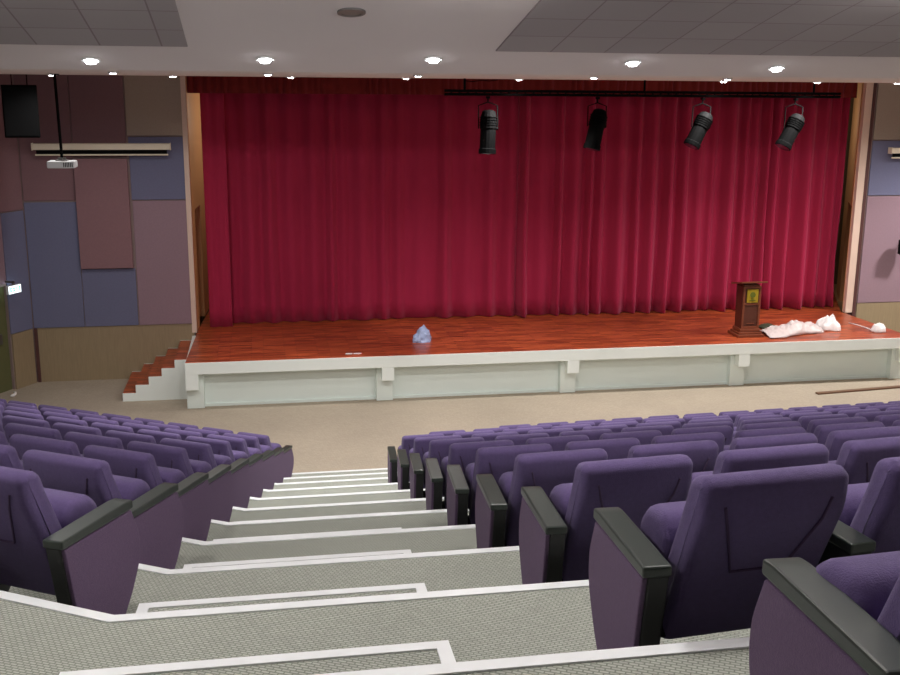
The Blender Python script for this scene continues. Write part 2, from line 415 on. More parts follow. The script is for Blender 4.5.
# ------------------------------------------------------------------ ceiling
SL = .21; CE_Y = 13.0; CE_Z = 5.98
def cz(y): return CE_Z + SL*(CE_Y - y)
def slope_slab(bm, x0, x1, y0, y1, dz0, dz1):
    v = [bm.verts.new(p) for p in ((x0,y0,cz(y0)+dz0),(x1,y0,cz(y0)+dz0),(x1,y1,cz(y1)+dz0),(x0,y1,cz(y1)+dz0),
                                   (x0,y0,cz(y0)+dz1),(x1,y0,cz(y0)+dz1),(x1,y1,cz(y1)+dz1),(x0,y1,cz(y1)+dz1))]
    for f in ((3,2,1,0),(4,5,6,7),(0,1,5,4),(1,2,6,5),(2,3,7,6),(3,0,4,7)): bm.faces.new([v[i] for i in f])
bm = BM(); slope_slab(bm, -23, 35, -8.2, CE_Y, 0, .25); struct('ceiling', bm, M['ceiling'])
bm = BM(); box(bm, -12, 24, CE_Y, 19.4, CE_Z, CE_Z+.25); struct('ceiling_soffit', bm, M['soffit'])
bm = BM(); box(bm, -5, 17, 19.4, 22, 6.95, 7.05); struct('ceiling_upper', bm, M['ceiling'])
bm = BM(); box(bm, -12, 24, 19.3, 19.4, CE_Z+.25, 7.05); struct('wall_soffit_front', bm, M['ceiling'])
# tiled fields of the ceiling: local xy plane so the tile joints follow the slope
def tile_field(x0, x1, y0, y1):
    L = math.hypot(y1-y0, SL*(y1-y0)); bm = BM()
    box(bm, 0, x1-x0, -L, 0, -.012, .002)
    o = struct('ceiling_tiles', bm, M['tile'])
    o.location = (x0, y1, cz(y1)); o.rotation_euler = (-math.atan(SL), 0, 0)
tile_field(2.62, 12.0, 3.0, 11.86)
tile_field(-9.0, -.68, 3.0, 11.86)

# ------------------------------------------------------------------ ceiling lamps
def disc(bm, r, z0, z1, n=20, r2=None):
    r2 = r if r2 is None else r2
    a = [bm.verts.new((r*math.cos(2*math.pi*i/n), r*math.sin(2*math.pi*i/n), z0)) for i in range(n)]
    b = [bm.verts.new((r2*math.cos(2*math.pi*i/n), r2*math.sin(2*math.pi*i/n), z1)) for i in range(n)]
    bm.faces.new(a[::-1]); bm.faces.new(b)
    for i in range(n): bm.faces.new((a[i], a[(i+1) % n], b[(i+1) % n], b[i]))
def ring(bm, r0, r1, z0, z1, n=20):
    c = [(r0, z0), (r1, z0), (r1, z1), (r0, z1)]
    R_ = [[bm.verts.new((r*math.cos(2*math.pi*i/n), r*math.sin(2*math.pi*i/n), z)) for r, z in c] for i in range(n)]
    for i in range(n):
        for j in range(4): bm.faces.new((R_[i][j], R_[(i+1) % n][j], R_[(i+1) % n][(j+1) % 4], R_[i][(j+1) % 4]))
    bmesh.ops.recalc_face_normals(bm, faces=bm.faces)
def downlight(x, y, r, power, label, group, slope=False, big=False, cone=168, blend=.8):
    z = cz(y) if slope else CE_Z
    t = thing('ceiling_downlight', label, 'ceiling light', (x, y, z), 0, group)
    if slope: t.rotation_euler = (-math.atan(SL), 0, 0)
    bm = BM(); ring(bm, r, r*1.35, -.02, 0); obj('rim', bm, M['lamp_rim'], t)
    bm = BM(); disc(bm, r*.7, -.045 if big else -.03, -.001, r2=r); obj('bulb', bm, M['lamp_glow'], t)
    l = lamp('lamp', 'SPOT', (x, y, z-.09), power, None, size=.06, spot=cone, blend=blend, aim=(x, y, 0))
    return t
names5 = ['leftmost', 'second from left', 'middle', 'second from right', 'rightmost']
for nm, x, y, pw in zip(names5, (-1.75, .12, 1.99, 4.36, 6.26), (12.5, 12.36, 12.26, 12.3, 12.48), (1, 1, 1, 1.1, 1.1)):
    downlight(x, y, .075, P_MAIN*pw, '%s of the five large bright round downlights in the sloping ceiling' % nm, 'large bright downlights in the sloping ceiling', True, True, cone=144)
ordn = ['first', 'second', 'third', 'fourth', 'fifth', 'sixth', 'seventh', 'eighth', 'ninth', 'tenth', 'eleventh', 'twelfth', 'thirteenth']
import math as _m
def soffit_x(px, y):   # position along the soffit at depth y, from the bearing of the lamp
    d = R2*((px-450)/1065.6) + U2*((337.5-74)/1065.6) + F
    return d.x/d.y*y
for i, px in enumerate((113, 268, 418, 594, 728)):
    downlight(soffit_x(px, 14.6), 14.6, .05, P_SOFF*.8, '%s from the left in the nearer row of small flat soffit lights' % ordn[i], 'small soffit lights, nearer row', cone=168 if px < 120 else 132)
for i, px in enumerate((52, 172.7, 290.7, 406, 519, 724, 818, 898)):
    downlight(soffit_x(px, 18.4), 18.4, .06, P_SOFF*(4 if px > 850 else 4.2 if px > 450 else 1.2 if px < 200 else .85), '%s from the left in the far row of small flat lights by the soffit edge' % ordn[i], 'small soffit lights, far row', cone=164 if px < 200 or px > 850 else 128, blend=.75)
lamp('hall_fill', 'SPOT', (15.8, 18.6, CE_Z-.05), 900, None, size=.4, spot=150, blend=.6, aim=(15.8, 18.6, 0))  # added unseen soffit light that brightens the wall right of the stage
# added out-of-view fill lights that brighten the sloping ceiling and the near seats
for y, drop in ((8.9, .32), (4.3, .5)):
    for x in (-6.5, -1.75, 1.99, 6.26, 10.6, 15):
        lamp('hall_fill', 'POINT', (x, y, cz(y)-drop), P_FILL*(.27 if y > 5 else 2.0), None, size=.15)
        bm = BM(); disc(bm, .11, cz(y)-drop+.17, cz(y)-drop+.2, r2=.16); disc(bm, .02, cz(y)-drop+.2, cz(y)+.02, n=8)
        struct('ceiling_fill_holder', bm, M['lamp_rim'], loc=(x, y, 0))  # holder added to dress the unseen fill light
# row of unseen wash lights behind the soffit edge, without fittings
for x in (-1.2, 2.2, 5.6, 9.0, 12.4):
    lamp('stage_wash', 'AREA', (x, 19.75, 6.9), P_STAGE*(1.5 if x > 5 else .8), None, size=.35, aim=(x+.2, 21.6, 1.2))
lamp('wing_fill', 'POINT', (-2.3, 23.6, 4.5), 8, None, size=.2)  # added fill that brightens the left side room
lamp('wing_fill', 'POINT', (.4, 23.7, 5.2), 26, None, size=.25, color=(1, .9, .75))  # added warm fill behind the curtain for the left return wall
lamp('wing_fill', 'POINT', (12.4, 23.6, 5.2), 14, None, size=.25, color=(1, .9, .75))  # added warm fill behind the curtain for the right return wall

# ceiling diffuser
t = thing('ceiling_speaker', 'dark round flush fitting in the white sloping ceiling', 'ceiling speaker', (.92, 10.5, cz(10.5)))
t.rotation_euler = (-math.atan(SL), 0, 0)
bm = BM(); ring(bm, .1, .135, -.018, 0); obj('rim', bm, M['steel'], t)
bm = BM(); disc(bm, .1, -.012, -.002); obj('grille', bm, M['steel'], t)

# ------------------------------------------------------------------ stage
DX0, DX1, DY0 = -1.42, 13.12, 19.243
st = thing('stage', 'raised stage with glossy red-brown parquet deck and white panelled front', 'stage', (0, DY0, 0))
def SB(x0, x1, y0, y1, z0, z1, bm=None):
    bm = bm or BM(); return box(bm, x0, x1, y0-DY0, y1-DY0, z0, z1)
bm = BM()
prism(bm, [(DX0+.01, .012), (DX1-.01, .012), (12.99, 2.5), (12.99, 2.61), (14.15, 5.0), (13.2, 5.9), (-1.1, 5.9), (-1.14, 5.3), (-1.32, 2.6), (-1.32, 2.5)], DZ-.06, DZ)
obj('deck', bm, M['stage_wood'], st)
bm = SB(DX0, DX1, DY0, DY0+.26, DZ-.225, DZ-.003); SB(DX0, DX0+.2, DY0+.26, WALLY-.05, DZ-.225, DZ-.062, bm); SB(DX1-.2, DX1, DY0+.26, WALLY-.05, DZ-.225, DZ-.062, bm)
obj('edge_beam', bm, M['white_paint'], st, bevel=.006)
bm = SB(DX0, DX1, DY0+.34, DY0+.4, 0, DZ-.225); SB(DX0+.02, DX0+.08, DY0+.4, WALLY-.06, 0, DZ-.225, bm); SB(DX1-.08, DX1-.02, DY0+.4, WALLY-.06, 0, DZ-.225, bm)
obj('skirt_panel', bm, M['skirt'], st)
for i, x in enumerate((-1.305, 2.29, 5.90, 9.44, 12.99)):
    lo = .40 if i in (0, 4) else .44
    bm = SB(x-.115, x+.115, DY0+.002, DY0+.2, lo, DZ-.22); obj('bracket', bm, M['white_paint'], st, bevel=.006)
    px = (x-.115, x+.2) if i == 0 else (x-.2, x+.115)
    bm = SB(px[0], px[1], DY0+.2, DY0+.35, 0, DZ-.225); obj('pilaster', bm, M['skirt'], st, bevel=.006)
bm = SB(DX0, DX1, DY0+.30, DY0+.34, 0, .05); obj('plinth', bm, M['skirt'], st)

# steps up to the stage
t = thing('stage_steps', 'short flight of red wooden steps with white sides at the left of the stage', 'steps', (DX0, 20.1, 0))
rise = DZ/6; run = .245
for i in range(5):
    x0 = -run*(5-i); z = rise*(i+1)
    bm = BM(); box(bm, x0, 0 if i == 4 else x0+run+.0, .03, 1.62, z-.035, z); box(bm, x0, x0+.025, .03, 1.62, z-rise, z-.035)
    obj('step', bm, M['stage_wood'], t)
pts = []
for i in range(5):
    x0 = -run*(5-i); pts += [(x0, rise*i), (x0, rise*(i+1))]
pts += [(0, rise*5), (0, 0)]
for y0, y1 in ((0, .03), (1.62, 1.65)):
    bm = BM()
    a = [bm.verts.new((x, y0, z)) for x, z in pts]; b = [bm.verts.new((x, y1, z)) for x, z in pts]
    bm.faces.new(a); bm.faces.new(b[::-1])
    for i in range(len(pts)): bm.faces.new((a[i], b[i], b[(i+1) % len(pts)], a[(i+1) % len(pts)]))
    bmesh.ops.recalc_face_normals(bm, faces=bm.faces)
    obj('stringer', bm, M['white_paint'], t)

# ------------------------------------------------------------------ curtains
def curtain(name, label, x0, x1, y, z0, z1, m, seed, per=.4, amp=.09, sharp=1.0, rows=14, group=None, cat='curtain', hem=.0, flare=.3, thick=.012):
    rnd = random.Random(seed); W = x1-x0
    # irregular fold boundaries
    xs = [0.0]
    while xs[-1] < W: xs.append(xs[-1] + per*rnd.uniform(.55, 1.5))
    amps = [amp*rnd.uniform(.35, 1.3) for _ in xs]; wob = [rnd.uniform(-.08, .08) for _ in xs]
    n = int(W/.022); bm = BM(); grid = []
    for j in range(rows+1):
        v = j/rows; z = z0 + (z1-z0)*v; row = []
        for i in range(n+1):
            u = W*i/n
            uu = u + .05*noise.noise(Vector((u*1.3+seed, v*2.2, seed)))*(1-v)
            k = max(q for q in range(len(xs)) if xs[q] <= max(0, uu)); k = min(k, len(xs)-2)
            f = (uu-xs[k])/(xs[k+1]-xs[k])
            prof = (.5-.5*math.cos(2*math.pi*max(0, min(1, f))))**sharp
            a = amps[k]*(1-flare*v)
            dy = -a*prof + .03*noise.noise(Vector((u*.7, v*1.5, seed+5))) + .012*noise.noise(Vector((u*6, v*3, seed)))
            zz = z + (hem*noise.noise(Vector((u*1.1, 3, seed))) if j == 0 else 0)
            row.append(bm.verts.new((x0+u, y+dy, zz)))
        grid.append(row)
    for a, b in zip(grid, grid[1:]):
        for i in range(n): bm.faces.new((a[i], a[i+1], b[i+1], b[i]))
    o = obj(name, bm, m, smooth=True)
    s = o.modifiers.new('thickness', 'SOLIDIFY'); s.thickness = thick; s.offset = 1
    return tag(o, label, cat, group)
curtain('stage_curtain', 'narrow bright red curtain leg hanging at the left edge of the stage opening', -1.08, -.62, 22.22, DZ+.01, 6.3, M['curtain'], 11, per=.2, amp=.05)
curtain('stage_curtain', 'left crimson velvet stage curtain, shadier with shallow folds', -.74, 5.485, 22.55, DZ+.015, 6.3, M['curtain'], 3, per=.42, amp=.16, sharp=1.1, hem=.0)
curtain('stage_curtain', 'right crimson velvet stage curtain, brighter with deep regular folds', 5.50, 13.04, 22.5, DZ+.015, 6.3, M['curtain'], 8, per=.36, amp=.26, sharp=1.3)
curtain('curtain_valance', 'dark red pleated valance running across the top of the stage opening', -1.31, 13.02, 22.1, 5.68, 6.4, M['valance'], 21, per=.16, amp=.06, rows=4, cat='valance')

# ------------------------------------------------------------------ seats
def add_round(bm, pts, x0, x1, r, seg=3):
    """profile (y,z) extruded in x with rounded ends (ends shrink towards the profile's middle)"""
    cy = sum(p[0] for p in pts)/len(pts); czz = sum(p[1] for p in pts)/len(pts)
    secs = []
    for s in range(seg+1):
        a = math.pi/2*s/seg; secs.append((x0 + r*(1-math.sin(a)), r*(1-math.cos(a))))
    secs2 = [(x1-(x-x0), i) for x, i in secs]
    rings = []
    # inward offset along vertex normals
    n = len(pts); nor = []
    for i in range(n):
        a = Vector(pts[i-1]); b = Vector(pts[(i+1) % n]); d = (b-a).normalized(); nor.append(Vector((d.y, -d.x)))
    area = sum(pts[i][0]*pts[(i+1) % n][1]-pts[(i+1) % n][0]*pts[i][1] for i in range(n))
    sg = -1 if area > 0 else 1
    for x, ins in secs[::1] + secs2[::-1]:
        pass
    order = [(x, r - r*math.sin(math.pi/2*s/seg)) for s, (x, _) in enumerate([(x0 + r*(1-math.cos(math.pi/2*s/seg)), 0) for s in range(seg+1)])]
    order = order + [(x1-(x-x0), i) for x, i in order[::-1]]
    for x, ins in order:
        rings.append([bm.verts.new((x, pts[i][0]+sg*nor[i].x*ins, pts[i][1]+sg*nor[i].y*ins)) for i in range(n)])
    for a, b in zip(rings, rings[1:]):
        for i in range(n): bm.faces.new((a[i], a[(i+1) % n], b[(i+1) % n], b[i]))
    bm.faces.new(rings[0][::-1]); bm.faces.new(rings[-1])
    bmesh.ops.recalc_face_normals(bm, faces=bm.faces)
    return bm

BACK = rounded([(.37, .17), (.135, .70), (.13, .81), (.17, .835), (.245, .815), (.275, .72), (.40, .42), (.43, .22)], .05, 3)
SEATP = rounded([(.43, .28), (.365, .54), (.42, .615), (.55, .605), (.61, .53), (.615, .35), (.56, .25)], .06, 3)
ARMP = rounded([(.13, .545), (.64, .520), (.70, .38), (.69, .26), (.61, .13), (.52, .03), (.46, 0), (.28, 0), (.19, .2)], 0, 3, which={2: .05, 3: .05, 4: .05, 5: .02})
def arm_parts(parent, x, width, fabric_side):
    """armrest standing on the floor at x..x+width; fabric_side -1/+1 covers one flank with fabric"""
    xa, xb = x, x+width
    if fabric_side < 0: xa += .018
    if fabric_side > 0: xb -= .018
    # the end arms toe in slightly towards the front
    bm = BM(); xprism(bm, ARMP, xa, xb); a = obj('armrest', bm, M['arm_black'], parent, bevel=.006)
    pad = rounded([(.12, .545), (.12, .582), (.60, .566), (.652, .558), (.652, .520)], 0, 3, which={1: .01, 2: .02, 3: .008})
    bm = BM(); xprism(bm, pad, x-.004, x+width+.004); obj('arm_pad', bm, M['arm_top'], a, bevel=.007)
    if fabric_side:
        c = (.42, .3); q = [(c[0]+(p[0]-c[0])*.985+.004, c[1]+(p[1]-c[1])*.985 - .004) for p in ARMP]
        bm = BM()
        if fabric_side < 0: xprism(bm, q, x, x+.02)
        else: xprism(bm, q, x+width-.02, x+width)
        e = obj('end_panel', bm, M['panel_fab'], a, bevel=.006)
        r = math.radians(6.5)*fabric_side; pv = Vector((x+width/2, .30 if fabric_side < 0 else .16, 0)); a.rotation_euler = (0, 0, r)
        a.location = pv - Matrix.Rotation(r, 3, 'Z') @ pv
    return a

def make_seat(end):
    """end: 0 = no aisle arm, -1 aisle on the left, +1 aisle on the right. The far arm is on the other side."""
    t = thing('theatre_seat', 'seat', 'seat')
    bm = BM(); add_round(bm, BACK, -.255, .255, .035); b = obj('backrest', bm, M['seat'], t, smooth=True)
    # seam piping on the rear of the back
    def rear(x, z):
        y = .37 + (.135-.37)*(z-.17)/(.70-.17) - .004; return (x, y, z)
    bm = BM(); tube(bm, [(-.185, .131, .745), rear(-.165, .67), rear(-.095, .48), rear(.095, .48), rear(.165, .67), (.185, .131, .745)], .005, 6)
    obj('piping', bm, M['piping'], b)
    bm = BM(); add_round(bm, SEATP, -.245, .245, .045); obj('seat_cushion', bm, M['seat'], t, smooth=True)
    far = 1 if end <= 0 else -1
    arm_parts(t, .2675 if far > 0 else -.3525, .085, 0)
    if end == -1: arm_parts(t, -.39, .085, -1)
    if end == -2: arm_parts(t, -.345, .085, -1)
    if end == -3: arm_parts(t, -.425, .085, -1)
    if end == 1: arm_parts(t, .345, .085, 1)
    fx0, fx1 = {0: (-.258, .268), -1: (-.30, .268), 1: (-.268, .34), 2: (-.268, .258), -2: (-.26, .268), -3: (-.335, .268)}[end]
    bm = BM(); box(bm, fx0, fx1, .36, .44, .2, .26); obj('frame', bm, M['black'], t, bevel=.006)
    return t

protos = {}
def copy_tree(o, parent=None):
    c = o.copy(); C.objects.link(c)
    if parent is not None: c.parent = parent
    for ch in o.children: copy_tree(ch, c)
    return c
def get_seat(kind):
    if kind not in protos:
        protos[kind] = make_seat(kind); return protos[kind]
    return copy_tree(protos[kind])
ordw = ['first', 'second', 'third', 'fourth', 'fifth', 'sixth', 'seventh', 'eighth', 'ninth', 'tenth', 'eleventh', 'twelfth', 'thirteenth', 'fourteenth']
def rown(i): return 'nearest' if i == 0 else ordw[i] + ' nearest'
def seat_label(i, row, side):
    pos = 'on the aisle' if i == 0 else '%s from the aisle' % ordw[i]
    return 'purple theatre seat %s in the %s row %s of the steps' % (pos, rown(row), side)

RPITCH = {0: .62, 1: .62, 2: .62, 3: .62, 4: .62, 5: .62, 6: .61, 7: .60, 8: .59, 9: .575, 10: .56}
RX = {0: 1.06, 1: 1.13, 2: 1.165, 3: 1.195, 4: 1.23, 5: 1.27, 6: 1.31, 7: 1.35, 8: 1.39, 9: 1.9, 10: 3.1}
RROTS = {0: 4, 1: 5, 2: 4, 3: 3.4}
def px_of(p):
    v = Vector(p) - Vector((0, 0, CAMZ)); return 450 + 1065.6*v.dot(R2)/max(.01, v.dot(F))
for k in range(0, 11):
    p = RPITCH[k]; s = p/.62; RROT = math.radians(RROTS.get(k, 2.6))
    for i in range(20):
        u = (.425 if k == 1 else .39)*s + p*i
        if i > 0 and k <= 3: u += .04
        x = RX[k] + u*math.cos(RROT); y = N_(k-1) - (.05 if k == 0 else 0) + .02*max(0, k-3) + u*math.sin(RROT) + (RX[k]-1.2)*math.sin(RROT)
        if px_of((x-.28, y+.15, T(k)+.8)) > 912 and i > 0: break
        t = get_seat({0: -2, 1: -3}.get(k, -1) if i == 0 else 0)
        t.location = (x, y, T(k)); t.rotation_euler = (0, 0, RROT); t.scale = (s, 1, 1)
        t['label'] = seat_label(i, k, 'right'); t['group'] = 'theatre seats right of the aisle steps'
LPITCH = {1: .62, 2: .62, 3: .61, 4: .6, 5: .595, 6: .585, 7: .575, 8: .57, 9: .565}
LU = {1: .34, 2: .34, 3: .34, 4: .34, 5: .33, 6: .32, 7: .30, 8: .28, 9: .25}
LROT = math.atan2(.515, .857)   # the left block is turned towards the stage
for j in range(1, 10):
    p = LPITCH[j]; s = p/.62
    o = Vector((KX(j), N_(j), 0)) + LN*(.02*max(0, j-3))
    for i in range(20):
        u = LU[j] + .43*s + p*i
        q = o + LD*u
        if px_of((q.x+LN.x*.2+.28, q.y+LN.y*.2, T(j+1)+.8)) < -14: break
        t = get_seat(1 if i == 0 else 0) if i == 0 else get_seat(2)
        t.location = (q.x, q.y, T(j+1)); t.rotation_euler = (0, 0, -LROT); t.scale = (s, 1, 1)
        t['label'] = seat_label(i, j-1, 'left'); t['group'] = 'theatre seats left of the aisle steps'

# ------------------------------------------------------------------ fittings
# projection screen cases
def screen_case(x0, x1, y, z, label):
    t = thing('projection_screen_case', label, 'projection screen', ((x0+x1)/2, y, z)); h = (x1-x0)/2
    bm = BM(); box(bm, -h, h, -.07, .07, -.02, .10); obj('case', bm, M['cream'], t, bevel=.012)
    bm = BM(); box(bm, -h-.015, -h, -.075, .075, -.03, .11); obj('end_cap', bm, M['cream'], t, bevel=.004)
    bm = BM(); box(bm, h, h+.015, -.075, .075, -.03, .11); obj('end_cap', bm, M['cream'], t, bevel=.004)
    bm = BM(); box(bm, -h+.06, h-.06, -.02, .01, -.10, -.02); obj('screen_slot', bm, M['black'], t)
    bm = BM(); tube(bm, [(-h+.04, -.01, -.115), (h-.04, -.01, -.115)], .018, 8); obj('weight_bar', bm, M['cream'], t)
    for sx in (-h+.3, h-.3):
        bm = BM(); box(bm, sx-.02, sx+.02, .07, WALLY-y-.031, .02, .07); obj('bracket', bm, M['steel'], t)
screen_case(-4.19, -1.66, 21.6-.02, 4.63, 'long cream rolled-up projection screen case on the wall left of the stage')
screen_case(13.66, 16.0, 21.6, 4.52, 'cream rolled-up projection screen case on the wall right of the stage')

# projector on a long drop pole
t = thing('ceiling_projector', 'white ceiling projector on a long thin black drop pole at left', 'projector', (-3.03, 17.8, 4.6))
bm = BM(); box(bm, -.21, .21, -.16, .16, -.06, .05); b = obj('body', bm, M['white_plastic'], t, bevel=.02, seg=3)
bm = BM(); tube(bm, [(-.1, .16, 0), (-.1, .20, 0)], .04, 14); obj('lens', bm, M['lens'], b)
bm = BM()
for i in range(6): box(bm, .04+i*.025, .053+i*.025, -.164, -.158, -.04, .03)
obj('vent', bm, M['black'], b)
bm = BM(); box(bm, -.09, .09, -.07, .07, .05, .065); box(bm, -.015, .015, -.06, .06, .065, .10); box(bm, -.06, .06, -.02, .02, .065, .10); obj('mount', bm, M['steel'], t)
bm = BM(); tube(bm, [(0, 0, .08), (-.02, 0, CE_Z-4.6)], .022, 10); obj('pole', bm, M['black'], t)
bm = BM(); box(bm, -.08, .04, -.06, .06, CE_Z-4.6-.02, CE_Z-4.6); obj('ceiling_plate', bm, M['black'], t)

# hanging loudspeaker in the left corner
def speaker(loc, w_, d_, h_, rz, label, ceiling=True):
    t = thing('loudspeaker', label, 'loudspeaker', loc, rz)
    bm = BM(); prism(bm, [(-w_/2, -d_/2), (w_/2, -d_/2), (w_*.36, d_/2), (-w_*.36, d_/2)], 0, h_); obj('cabinet', bm, M['black'], t, bevel=.015)
    bm = BM(); box(bm, -w_/2+.025, w_/2-.025, -d_/2-.014, -d_/2, .03, h_-.03); obj('grille', bm, M['soft_black'], t, bevel=.005)
    if ceiling:
        for sx in (-.12, .12):
            bm = BM(); tube(bm, [(sx, 0, h_), (sx, 0, h_+.25), (0, 0, h_+.33), (0, 0, CE_Z-loc[2])], .01, 6); obj('hanger', bm, M['black'], t)
    else:
        bm = BM(); tube(bm, [(0, d_/2-.01, h_/2), (0, d_/2+.2, h_/2)], .02, 6); obj('bracket', bm, M['black'], t)
speaker((-3.86, 19.2, 4.95), .56, .4, .86, math.radians(8), 'large black loudspeaker hanging from the ceiling in the left corner')
t = speaker((14.16, 21.42, 2.28), .34, .26, .32, math.radians(-6), 'small black loudspeaker on the right wall at the photo edge', False)

# exit sign and small bright thing near the floor
p = left_side(.66, .22); ang = math.atan2(SWD.y, SWD.x)
t = thing('exit_sign', 'small glowing exit sign above the door at the far left', 'exit sign', (p.x, p.y, 2.02), 0)
t.rotation_euler = (0, 0, ang)
bm = BM(); box(bm, -.17, .17, -.03, .03, -.085, .085); obj('housing', bm, M['white_plastic'], t, bevel=.008)
for sy in (-1, 1):
    bm = BM(); box(bm, -.155, .155, min(.031*sy, .036*sy), max(.031*sy, .036*sy), -.07, .07); obj('light_panel', bm, M['exit_glow'], t)
def letters(bm, s, x, z, h, y, flip=1):
    st_ = .22*h; w_ = .55*h
    for ch in s:
        segs = []
        if ch == 'E': segs = [(0, 0, st_, h), (0, 0, w_, st_), (0, h/2-st_/2, w_*.85, h/2+st_/2), (0, h-st_, w_, h)]
        if ch == 'I': segs = [(w_/2-st_/2, 0, w_/2+st_/2, h)]
        if ch == 'T': segs = [(w_/2-st_/2, 0, w_/2+st_/2, h), (0, h-st_, w_, h)]
        for a in segs: box(bm, x+flip*min(a[0], a[2]) if flip > 0 else x-a[2], x+a[2] if flip > 0 else x-a[0], min(y, y+.003), max(y, y+.003), z+a[1], z+a[3])
        if ch == 'X':
            for sgn in (0, 1):
                x0_, x1_ = (0, w_) if sgn == 0 else (w_, 0)
                q = [(x+flip*(x0_-st_/2), z), (x+flip*(x0_+st_/2), z), (x+flip*(x1_+st_/2), z+h), (x+flip*(x1_-st_/2), z+h)]
                a_ = [bm.verts.new((qx, y, qz)) for qx, qz in q]; b_ = [bm.verts.new((qx, y+.003, qz)) for qx, qz in q]
                bm.faces.new(a_); bm.faces.new(b_[::-1])
                for i in range(4): bm.faces.new((a_[i], b_[i], b_[(i+1) % 4], a_[(i+1) % 4]))
        x += flip*(w_+.25*h)
bm = BM(); letters(bm, 'EXIT', -.125, -.045, .09, .0365 if False else -.0395)
letters(bm, 'EXIT', .125, -.045, .09, .0365, flip=-1)
bmesh.ops.recalc_face_normals(bm, faces=bm.faces)
obj('lettering', bm, M['exit_green'], t)
bm = BM(); box(bm, -.02, .02, -.02, .02, .085, .15); obj('bracket', bm, M['steel'], t)
bm = BM(); box(bm, -.03, .03, -.17, .02, .12, .15); obj('bracket', bm, M['steel'], t)
bm = BM()
tube(bm, [(0, 0, 0), (.05, -.03, .0), (.11, -.03, .012), (.2, .02, .012), (.26, .1, .006)], [.02, .03, .028, .024, .012], 7)
for v in bm.verts: v.co.z = max(0, v.co.z + .028)
o = obj('white_object', bm, M['cloth_white'], smooth=True, loc=(-4.78, 20.7, 0)); o.rotation_euler = (0, 0, math.radians(70))  # stands for an unidentified small white object
tag(o, 'small bright white object on the floor near the left wall', 'litter')

# lighting bar above the stage front
t = thing('lighting_bar', 'long black lighting bar hung across the front of the stage', 'lighting bar', (7.0, 18.8, 5.68))
for dz in (0, .06):
    bm = BM(); tube(bm, [(-3.75, 0, dz+.03), (3.75, 0, dz+.03)], .025, 8); obj('rail', bm, M['black'], t)
bm = BM()
for i in range(25):
    x = -3.7 + i*.296; tube(bm, [(x, 0, .03), (x+.148, 0, .09), (x+.296, 0, .03)], .007, 5)
obj('lattice', bm, M['black'], t)
for x in (-3.39, -.09, 3.21):
    bm = BM(); tube(bm, [(x, 0, .09), (x, 0, CE_Z-5.68)], .022, 8); obj('drop_rod', bm, M['black'], t)
bm = BM(); tube(bm, [(-3.39, .0, .26), (-3.25, 0, .25), (-3.1, 0, .27), (-2.95, 0, .262), (-2.8, .0, .28)], .009, 5); obj('cable', bm, M['black'], t)

def stage_light(x, tilt_x, tilt_y, L, z, nm):
    """profile spotlight on a yoke; body axis from the tail (top) to the lens (bottom)"""
    t = thing('stage_spotlight', '%s of the four black spotlights hanging before the red curtain' % nm, 'spotlight', (x, 18.8, 5.70), 0, 'black spotlights hanging before the curtain')
    bm = BM(); box(bm, -.03, .03, -.045, .045, -.06, -.018); obj('clamp', bm, M['black'], t, bevel=.005)
    bx, bz = tilt_x, z
    top = Vector((bx+.0, 0, bz)); ax = Vector((tilt_y, -.12, -1)).normalized()
    mid = top + ax*L*.42
    bm = BM()
    tube(bm, [(0, 0, -.05), (mid.x*.2, 0, -.12)], .014, 6)
    for sx in (-1, 1):
        tube(bm, [(mid.x*.2, 0, -.12), (mid.x*.4+sx*.17, 0, -.18), (mid.x+sx*.172, mid.y, mid.z)], .012, 6)
    obj('yoke', bm, M['black'], t)
    bm = BM(); pr = [(0, .08), (.03, .12), (.16*L, .145), (.42*L, .152), (.45*L, .138), (.88*L, .142), (.9*L, .155), (L, .155)]
    tube(bm, [top + ax*a for a, r in pr], [r for a, r in pr], 16); b = obj('body', bm, M['black'], t, smooth=False)
    bm = BM()
    for q in (.16, .22, .28, .34): tube(bm, [top+ax*(L*q), top+ax*(L*q+.012)], .16, 16)
    obj('cooling_fin', bm, M['black'], b)
    bm = BM(); tube(bm, [top+ax*(L*.99), top+ax*(L+.01)], .135, 16); obj('lens', bm, M['lens'], b)
    bm = BM(); tube(bm, [mid + Vector((.13, 0, 0)), mid+Vector((.175, 0, 0))], .03, 8); obj('knob', bm, M['black'], b)
stage_light(4.03, .02, -.05, .76, -.26, 'leftmost')
stage_light(6.04, .06, -.24, .72, -.24, 'second from left')
stage_light(8.04, .10, -.52, .66, -.30, 'second from right')
stage_light(9.86, .10, -.56, .66, -.33, 'rightmost')

# ------------------------------------------------------------------ things on the stage
t = thing('lectern', 'dark red wooden lectern with a gold plate standing on the stage', 'lectern', (9.77, 19.95, DZ))
bm = BM(); box(bm, -.29, .29, -.25, .25, 0, .06); box(bm, -.25, .25, -.21, .21, .06, .10); obj('base', bm, M['dark_wood'], t, bevel=.01)
bm = BM(); box(bm, -.22, .22, -.18, .18, .10, .17); obj('base_moulding', bm, M['dark_wood'], t, bevel=.015)
bm = BM()
a = [bm.verts.new(p) for p in ((-.19,-.15,.17),(.19,-.15,.17),(.19,.15,.17),(-.19,.15,.17),(-.2,-.16,1.04),(.2,-.16,1.04),(.2,.16,1.04),(-.2,.16,1.04))]
for f in ((3,2,1,0),(4,5,6,7),(0,1,5,4),(1,2,6,5),(2,3,7,6),(3,0,4,7)): bm.faces.new([a[i] for i in f])
b = obj('body', bm, M['dark_wood_panel'], t, bevel=.008)
bm = BM()
